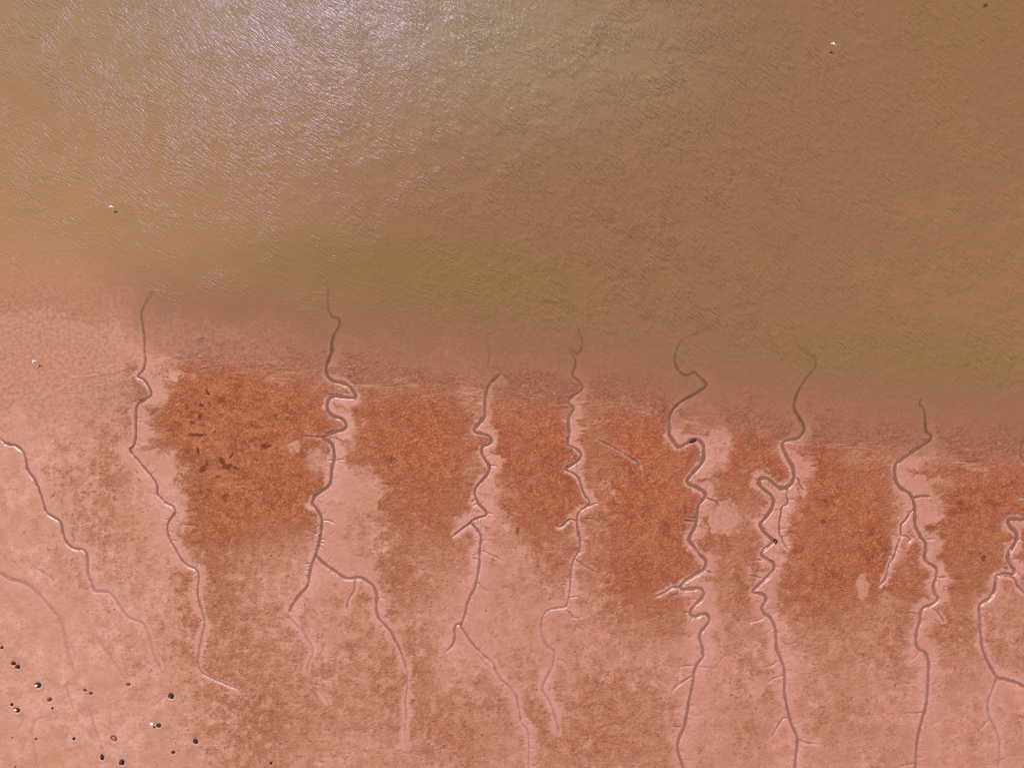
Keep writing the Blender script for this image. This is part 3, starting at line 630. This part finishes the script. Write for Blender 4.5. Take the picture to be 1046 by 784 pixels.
wa = crest(m.noise(turned(38, .62, 2.9), 1.0, 2, .5), 4.0)       # sharp wind crests running down to the right
wa2 = crest(m.noise(turned(46, 1.1, 4.6), 1.0, 2, .5), 3.0)
wb = m.noise(turned(56, 1.1, 4.4), 1.0, 2, .55)
wc = m.noise(p2, 5.0, 3, .6)                                       # capillaries
sx_ = m.n('ShaderNodeSeparateXYZ', {0: pos}).outputs[0]
mixx = m.ramp(sx_, -28, 20)
patch = m.ramp(m.noise(p2, .35, 3, .6), .35, .62, .55, 1.1)
left = m.math('ADD', m.math('MULTIPLY', wa, .75), m.math('MULTIPLY', wa2, .45))
hab = m.math('ADD', m.math('MULTIPLY', left, m.math('SUBTRACT', 1.0, mixx)), m.math('MULTIPLY', wb, m.math('ADD', .25, m.math('MULTIPLY', mixx, 2.6))))
hgt = m.math('MULTIPLY', m.math('ADD', m.math('MULTIPLY', hab, .85), m.math('MULTIPLY', wc, .30)), patch)
bump = m.n('ShaderNodeBump', {'Strength': 1.0, 'Distance': m.math('MULTIPLY', W_chop, m.math('MULTIPLY_ADD', mixx, .016, .032)), 'Height': hgt})
bump_s = m.n('ShaderNodeBump', {'Strength': 1.0, 'Distance': m.math('MULTIPLY', W_chop, m.math('MULTIPLY_ADD', mixx, .105, .060)), 'Height': hgt})
wn1 = m.noise(pos, .10, 3, .55); wn2 = m.noise(pos, .55, 3, .6)
body = m.mix(wn1, albw(147,104,75), albw(158,114,83))
body = m.mix(m.ramp(wn2, .35, .7, 0, .35), body, albw(152,112,82))
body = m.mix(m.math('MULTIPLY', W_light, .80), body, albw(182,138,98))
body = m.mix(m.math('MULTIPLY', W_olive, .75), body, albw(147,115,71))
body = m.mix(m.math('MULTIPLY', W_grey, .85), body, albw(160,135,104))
body = m.mix(m.ramp(W_dep, .13, .04, 0, .85), body, m.mix(m.ramp(sx_, -34, -46), albw(155,107,82), albw(186,136,106)))       # thin water carries red silt
body = m.mix(m.math('MULTIPLY', W_creek, .85), body, albw(110,73,56))               # darker along the drowned creek beds, fading offshore
body = m.mix(m.math('MULTIPLY', W_inlet, .9), body, albw(146,98,83))
trn = m.n('ShaderNodeBsdfTransparent', {'Color': (.99,.98,.97,1)})
opa = m.math('SUBTRACT', 1.0, m.math('EXPONENT', m.math('MULTIPLY', m.math('POWER', m.math('DIVIDE', W_dep, .066), 2.0), -1.0)), clamp=True)
cc = m.n('ShaderNodeVectorMath', {0: body}, operation='SCALE'); m.set(cc.inputs['Scale'], m.math('SUBTRACT', 2.0, opa))   # light scattered back and forth between silt and bed
dif = m.n('ShaderNodeBsdfDiffuse', {'Color': cc.outputs[0], 'Normal': bump_s.outputs[0]})
mx = m.n('ShaderNodeMixShader', {0: opa}); m.t.links.new(trn.outputs[0], mx.inputs[1]); m.t.links.new(dif.outputs[0], mx.inputs[2])
gl = m.n('ShaderNodeBsdfGlossy', {'Roughness': .21, 'Normal': bump.outputs[0], 'Color': (.16,.145,.32,1)})
fr = m.n('ShaderNodeFresnel', {'IOR': 1.33, 'Normal': bump.outputs[0]})
mx2 = m.n('ShaderNodeMixShader', {0: fr.outputs[0]}); m.t.links.new(mx.outputs[0], mx2.inputs[1]); m.t.links.new(gl.outputs[0], mx2.inputs[2])
m.t.links.new(mx2.outputs[0], m.out.inputs[0])
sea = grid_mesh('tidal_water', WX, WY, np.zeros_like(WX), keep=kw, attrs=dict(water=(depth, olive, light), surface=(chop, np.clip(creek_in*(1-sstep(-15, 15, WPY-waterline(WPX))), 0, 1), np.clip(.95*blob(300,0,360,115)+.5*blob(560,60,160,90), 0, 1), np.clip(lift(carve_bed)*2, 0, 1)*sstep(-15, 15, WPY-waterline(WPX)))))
sea['kind'] = 'structure'; sea.data.materials.append(m.m)

# ---------------------------------------------------------------- stone materials
def stone_mat(name, a, b, patch=None):
    m = N(name); tc = m.n('ShaderNodeTexCoord').outputs['Object']
    n1 = m.noise(tc, 9, 5, .65); n2 = m.noise(tc, 30, 3, .6)
    c = m.mix(m.ramp(n1, .35, .65), a, b)
    if patch: c = m.mix(m.ramp(n2, .55, .68, 0, .8), c, patch)
    bp = m.n('ShaderNodeBump', {'Strength': .7, 'Distance': .02, 'Height': n1})
    bs = m.n('ShaderNodeBsdfPrincipled', {'Base Color': c, 'Roughness': .85, 'Normal': bp.outputs[0]})
    m.t.links.new(bs.outputs[0], m.out.inputs[0]); return m.m
DARK = stone_mat('dark_wet_stone', (.014,.006,.011,1), (.045,.020,.032,1), (.16,.09,.11,1))
LIT_FACE = stone_mat('grey_stone', (.10,.075,.10,1), (.20,.15,.18,1))  # lilac of the sunlit left face, painted onto a dark stone
BROWN = stone_mat('mud_smeared_stone', (.055,.025,.018,1), (.15,.07,.05,1))
HIGHLIGHT = stone_mat('painted_lit_patch', (.55,.46,.52,1), (.75,.66,.70,1))  # white highlight of the shiny stone tops, put into colour
SILT = stone_mat('silt_fill', alb(196,128,110), alb(214,150,134))
SHELL = stone_mat('bleached_shell', (.72,.68,.66,1), (.85,.82,.80,1))

def rock_bm(l, w, h, seed, sub=3, flat=.0, hollow=0.0):
    bm = bmesh.new(); bmesh.ops.create_icosphere(bm, subdivisions=sub, radius=1)
    rr = random.Random(seed); o = rr.uniform(0, 300)
    for v in bm.verts:
        c = v.co
        n = float(gnoise(np.array(c.x*1.3+o), np.array(c.y*1.3+c.z*1.7+o)))*.30 + float(gnoise(np.array(c.x*3+o*2), np.array(c.y*3-c.z*2.4)))*.12
        k = 1+n
        z = c.z*k
        if z > .55-flat: z = (.55-flat)+(z-(.55-flat))*.45
        if hollow and c.z > .2:
            z -= hollow*math.exp(-((c.x/.55)**2+(c.y/.5)**2))
        v.co = (c.x*k*l/2, c.y*k*w/2, z*h)
    for f in bm.faces: f.smooth = True
    return bm
def link(name, bm, mat, parent=None):
    me = bpy.data.meshes.new(name); bm.to_mesh(me); bm.free(); me.materials.append(mat)
    o = bpy.data.objects.new(name, me); C.objects.link(o)
    if parent: o.parent = parent
    return o
def cap_bm(src, zmin, cx=0, cy=0, rx=1, ry=1, lift=.006):
    """thin cap over a stone top"""
    bm = src.copy()
    dele = [f for f in bm.faces if f.normal.z < .15 or f.calc_center_median().z < zmin or ((f.calc_center_median().x-cx)/rx)**2+((f.calc_center_median().y-cy)/ry)**2 > 1]
    bmesh.ops.delete(bm, geom=dele, context='FACES')
    for v in bm.verts: v.co += v.normal*lift
    if bm.faces:
        r = bmesh.ops.extrude_face_region(bm, geom=list(bm.faces))
        for e in r['geom']:
            if isinstance(e, bmesh.types.BMVert): e.co.z += .008
    return bm
def ground_at(px, py):
    x = (px-CX)*S; y = (CY-py)*S; z = 0.0
    for _ in range(2):
        i = int(np.clip(np.searchsorted(xs, x)-1, 0, NX-2)); j = int(np.clip(np.searchsorted(ys, y)-1, 0, NY-2))
        z = float(Z[j:j+2, i:i+2].mean()); x = (px-CX)*S*(H-max(z,0))/H; y = (CY-py)*S*(H-max(z,0))/H
    return x, y, z
for k, (sx, sy, l, w_, h, an, ty, lab) in enumerate(STONES):
    x, y, z = ground_at(sx, sy)
    L_, W_ = l*S*.88, w_*S*.88
    bm = rock_bm(L_, W_, h, 100+k, flat=.25 if ty == 'ring' else (.1 if ty == 'pale' else 0), hollow=.5 if ty == 'ring' else 0)
    bm.normal_update()
    cap = None
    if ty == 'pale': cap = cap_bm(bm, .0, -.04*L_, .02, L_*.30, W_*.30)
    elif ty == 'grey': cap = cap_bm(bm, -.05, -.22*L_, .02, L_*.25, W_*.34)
    elif ty == 'ring': cap = cap_bm(bm, -.05, 0, 0, L_*.27, W_*.24)
    o = link('stone' if max(l, w_) > 2.5 else 'pebble', bm, {'dark': DARK, 'pale': DARK, 'grey': DARK, 'mud': BROWN, 'ring': BROWN}[ty])
    o.location = (x, y, z+h*.18); o.rotation_euler = (0, 0, math.radians(an))
    o['label'] = lab; o['category'] = 'stone' if o.name.startswith('stone') else 'pebble'; o['group'] = 'stones scattered over the bare mud'
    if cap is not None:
        c = link('silt_fill' if ty == 'ring' else 'painted_lit_patch', cap, SILT if ty == 'ring' else (LIT_FACE if ty == 'grey' else HIGHLIGHT), o)

# bleached shell beside the black stone
bm = bmesh.new()
nr, nt = 7, 22
rings = []
for i in range(nr):
    r = i/(nr-1); ring = []
    for j in range(nt):
        a = 2*math.pi*j/nt
        rad = r*(1+.10*math.cos(a)+.05*math.cos(11*a)*r)
        ring.append(bm.verts.new((rad*.20*math.cos(a), rad*.15*math.sin(a), .09*(1-r**2)+.006*math.cos(11*a)*r)))
    rings.append(ring)
for i in range(1, nr-1):
    for j in range(nt): bm.faces.new((rings[i][j], rings[i+1][j], rings[i+1][(j+1)%nt], rings[i][(j+1)%nt]))
top = bm.verts.new((0,0,.09))
for v in rings[0]: bm.verts.remove(v)
for j in range(nt): bm.faces.new((top, rings[1][j], rings[1][(j+1)%nt]))
r = bmesh.ops.extrude_face_region(bm, geom=list(bm.faces))
for e in r['geom']:
    if isinstance(e, bmesh.types.BMVert): e.co.z -= .02
bmesh.ops.recalc_face_normals(bm, faces=bm.faces)
for f in bm.faces: f.smooth = True
sh = link('shell', bm, SHELL); x, y, z = ground_at(154.8, 739.0); sh.location = (x, y, z+.02); sh.rotation_euler = (.05, -.1, math.radians(-25))
sh['label'] = 'bright white bleached shell lying beside a black stone'; sh['category'] = 'shell'

# sodden log lying in a creek bend
WOOD = stone_mat('sodden_wood', (.018,.008,.006,1), (.05,.02,.015,1))
def loft(pts, rad, nseg=10, seed=0, closed=True):
    bm = bmesh.new(); rr = random.Random(seed); rings = []
    for k, (p, r) in enumerate(zip(pts, rad)):
        a = np.array(pts[max(k-1,0)]); b = np.array(pts[min(k+1,len(pts)-1)]); t = (b-a)/np.linalg.norm(b-a)
        u = np.cross(t, (0,0,1.0));
        if np.linalg.norm(u) < 1e-3: u = np.cross(t, (0,1.0,0))
        u /= np.linalg.norm(u); v = np.cross(u, t)
        ring = []
        for j in range(nseg):
            an = 2*math.pi*j/nseg; q = r*(1+rr.uniform(-.12,.12))
            ring.append(bm.verts.new(tuple(np.array(p)+u*math.cos(an)*q+v*math.sin(an)*q)))
        rings.append(ring)
    for k in range(len(rings)-1):
        for j in range(nseg): bm.faces.new((rings[k][j], rings[k][(j+1)%nseg], rings[k+1][(j+1)%nseg], rings[k+1][j]))
    bm.faces.new(rings[0][::-1]); bm.faces.new(rings[-1])
    bmesh.ops.recalc_face_normals(bm, faces=bm.faces)
    for f in bm.faces: f.smooth = True
    return bm
x, y, z = ground_at(707.6, 449.6)
log = link('driftwood_log', loft([(-.36,-.14,0),(-.22,-.10,.02),(-.05,-.02,.03),(.12,.06,.03),(.26,.09,.02),(.36,.09,0)], [.08,.15,.17,.16,.13,.06], 12, 3), WOOD)
log.location = (x, y, z+.14); log['label'] = 'short black sodden log lying across the bend of a creek'; log['category'] = 'driftwood'
link('branch_stub', loft([(.05,.02,.08),(.10,-.06,.16),(.13,-.12,.20)], [.05,.04,.02], 7, 4), WOOD, log)
# tangled snag at a sharp creek corner
x, y, z = ground_at(791.3, 552.2)
sn = bpy.data.objects.new('snagged_branches', None); C.objects.link(sn); sn.location = (x, y, z)
sn['label'] = 'tangled dark clump of branches caught at a sharp creek corner'; sn['category'] = 'driftwood'
for q, (pts, rad) in enumerate([([(-.12,.24,.10),(.04,.20,.20),(.17,.08,.22),(.19,-.06,.16)], [.05,.07,.07,.05]),
                                ([(.19,.02,.10),(.12,-.12,.20),(.02,-.18,.18),(-.02,-.26,.08)], [.06,.07,.05,.03]),
                                ([(-.14,.18,.06),(-.10,.02,.18),(-.04,-.10,.16)], [.04,.05,.03]),
                                ([(.02,.22,.12),(.10,.04,.26),(.16,-.14,.14)], [.04,.06,.04])]):
    link('branch', loft(pts, rad, 8, 20+q), WOOD, sn)
# floating weed clump at the top right
WEEDM = stone_mat('floating_weed', (.05,.035,.012,1), (.10,.07,.02,1))
bm = bmesh.new()
rr = random.Random(5)
for k in range(60):
    a = rr.uniform(0, 6.28); r = abs(rr.gauss(0, .13)); cx, cy = r*math.cos(a)*1.1, r*math.sin(a)*.8
    an = rr.uniform(0, 6.28); l = rr.uniform(.06, .14); w_ = rr.uniform(.012, .03)
    ux, uy = math.cos(an), math.sin(an); z0 = rr.uniform(.005, .05)
    vs = [bm.verts.new((cx+ux*l*s-uy*w_*t, cy+uy*l*s+ux*w_*t, z0+.015*math.sin(s*3))) for s, t in ((-1,-.3),(0,-1),(1,-.2),(1,.2),(0,1),(-1,.3))]
    bm.faces.new(vs)
fw = link('floating_seaweed', bm, WEEDM); fw.location = ((1006.8-CX)*S, (CY-5.6)*S, .004)
fw['label'] = 'small dark clump of seaweed afloat at the top right'; fw['category'] = 'seaweed'

# ---------------------------------------------------------------- small white birds gliding low
m = N('white_plumage'); tc = m.n('ShaderNodeTexCoord').outputs['Object']
sy_ = m.n('ShaderNodeSeparateXYZ', {0: tc}).outputs[1]
tip = m.ramp(m.math('ABSOLUTE', sy_), .26, .33)
c = m.mix(tip, (.70,.66,.62,1), (.30,.29,.30,1))
bs = m.n('ShaderNodeBsdfPrincipled', {'Base Color': m.mix(m.noise(tc, 40, 2), c, (.70,.67,.64,1)), 'Roughness': .7}); m.t.links.new(bs.outputs[0], m.out.inputs[0])
PLUM = m.m
def bird_bm(span, fold):
    """one continuous surface swept from wing tip to wing tip; the middle rings are the body, head and tail"""
    bm = bmesh.new(); n = 33; ns = 16; rings = []
    for i in range(n):
        t = -1+2*i/(n-1); a = abs(t); y = t*span/2
        bodyk = math.exp(-(a/.085)**2)
        le = .05-.10*max(0, a-.35)*fold + .03*math.sin(min(a/.4, 1)*math.pi) + .155*bodyk
        te = -.05-.16*max(0, a-.3)*fold - .155*math.exp(-(a/.10)**2) + .055*a
        if le-te < .012: te = le-.012
        th = .010*(1-a*.7) + .055*math.exp(-(a/.075)**2)
        zc = .05*math.sin(min(a/.45, 1)*math.pi/2) - .05*max(0, a-.45)
        ring = []
        for j in range(ns):
            an = 2*math.pi*j/ns; cc = math.cos(an); s = math.sin(an)
            x = (le+te)/2+(le-te)/2*cc
            prof = (1-abs(cc)**2.2)**.5 if abs(cc) < 1 else 0
            head = 1+.0*cc
            ring.append(bm.verts.new((x, y, zc+th*(1 if s >= 0 else -1)*prof*head)))
        rings.append(ring)
    for i in range(n-1):
        for j in range(ns): bm.faces.new((rings[i][j], rings[i][(j+1)%ns], rings[i+1][(j+1)%ns], rings[i+1][j]))
    bm.faces.new(rings[0][::-1]); bm.faces.new(rings[-1])
    bmesh.ops.remove_doubles(bm, verts=bm.verts, dist=.0015)
    bmesh.ops.recalc_face_normals(bm, faces=bm.faces)
    for f in bm.faces: f.smooth = True
    return bm
BEAK = stone_mat('beak_horn', (.35,.12,.03,1), (.45,.17,.05,1))
def bird(px, py, h, head, span, fold, lab):
    o = link('bird', bird_bm(span, fold), PLUM)
    k = (H-h)/H
    o.location = ((px-CX)*S*k, (CY-py)*S*k, h); o.rotation_euler = (math.radians(4), 0, math.radians(head))
    o['label'] = lab; o['category'] = 'bird'; o['group'] = 'white birds gliding over the shallows'
    b = bmesh.new(); bmesh.ops.create_cone(b, cap_ends=True, segments=8, radius1=.012, radius2=.002, depth=.05)
    bmesh.ops.rotate(b, verts=b.verts, matrix=__import__('mathutils').Matrix.Rotation(math.radians(90), 3, 'Y'))
    bmesh.ops.translate(b, verts=b.verts, vec=(.222,0,0)); link('beak', b, BEAK, o)
    return o
bird(851.2, 44.8, .75, 80, .52, 1.0, 'white bird with spread wings over open brown water at the upper right')
bird(34.4, 368.6, .70, 118, .44, 1.6, 'white bird gliding above the wet mud edge at the left')
bird(113.6, 211.0, .55, 92, .44, 1.0, 'white bird low over rippled tan water at the upper left')

# ---------------------------------------------------------------- light, sky, camera
w = bpy.data.worlds.new('World'); bpy.context.scene.world = w; w.use_nodes = True
nt = w.node_tree; bg = nt.nodes['Background']
sky = nt.nodes.new('ShaderNodeTexSky'); sky.sky_type = 'NISHITA'; sky.sun_disc = False
elev = math.asin(SUN_DIR[2]); azim = math.atan2(SUN_DIR[0], SUN_DIR[1])
sky.sun_elevation = elev; sky.sun_rotation = azim; sky.air_density = 1.0; sky.dust_density = 1.5
nt.links.new(sky.outputs[0], bg.inputs[0]); bg.inputs[1].default_value = .07
ld = bpy.data.lights.new('sun', 'SUN'); ld.energy = 5.0; ld.angle = math.radians(.53); ld.color = (1.0, .955, .89)
lo = bpy.data.objects.new('sun', ld); C.objects.link(lo)
from mathutils import Vector
lo.rotation_euler = Vector(SUN_DIR).to_track_quat('Z', 'Y').to_euler(); lo.location = tuple(SUN_DIR*60)
cd = bpy.data.cameras.new('camera'); cam = bpy.data.objects.new('camera', cd); C.objects.link(cam)
cam.location = (0, 0, H); cam.rotation_euler = (0, 0, 0)
cd.sensor_fit = 'HORIZONTAL'; cd.sensor_width = 36; cd.lens = 36*H/(1046*S)
cd.clip_start = .5; cd.clip_end = 8000
sc = bpy.context.scene; sc.camera = cam
sc.view_settings.view_transform = 'Standard'; sc.view_settings.look = 'None'; sc.view_settings.exposure = 0; sc.view_settings.gamma = 1
sc.cycles.use_denoising = False
sc.cycles.filter_width = 1.1
sc.cycles.use_adaptive_sampling = False
sc.cycles.max_bounces = 6; sc.cycles.transparent_max_bounces = 8
sc.cycles.sample_clamp_indirect = 3.0
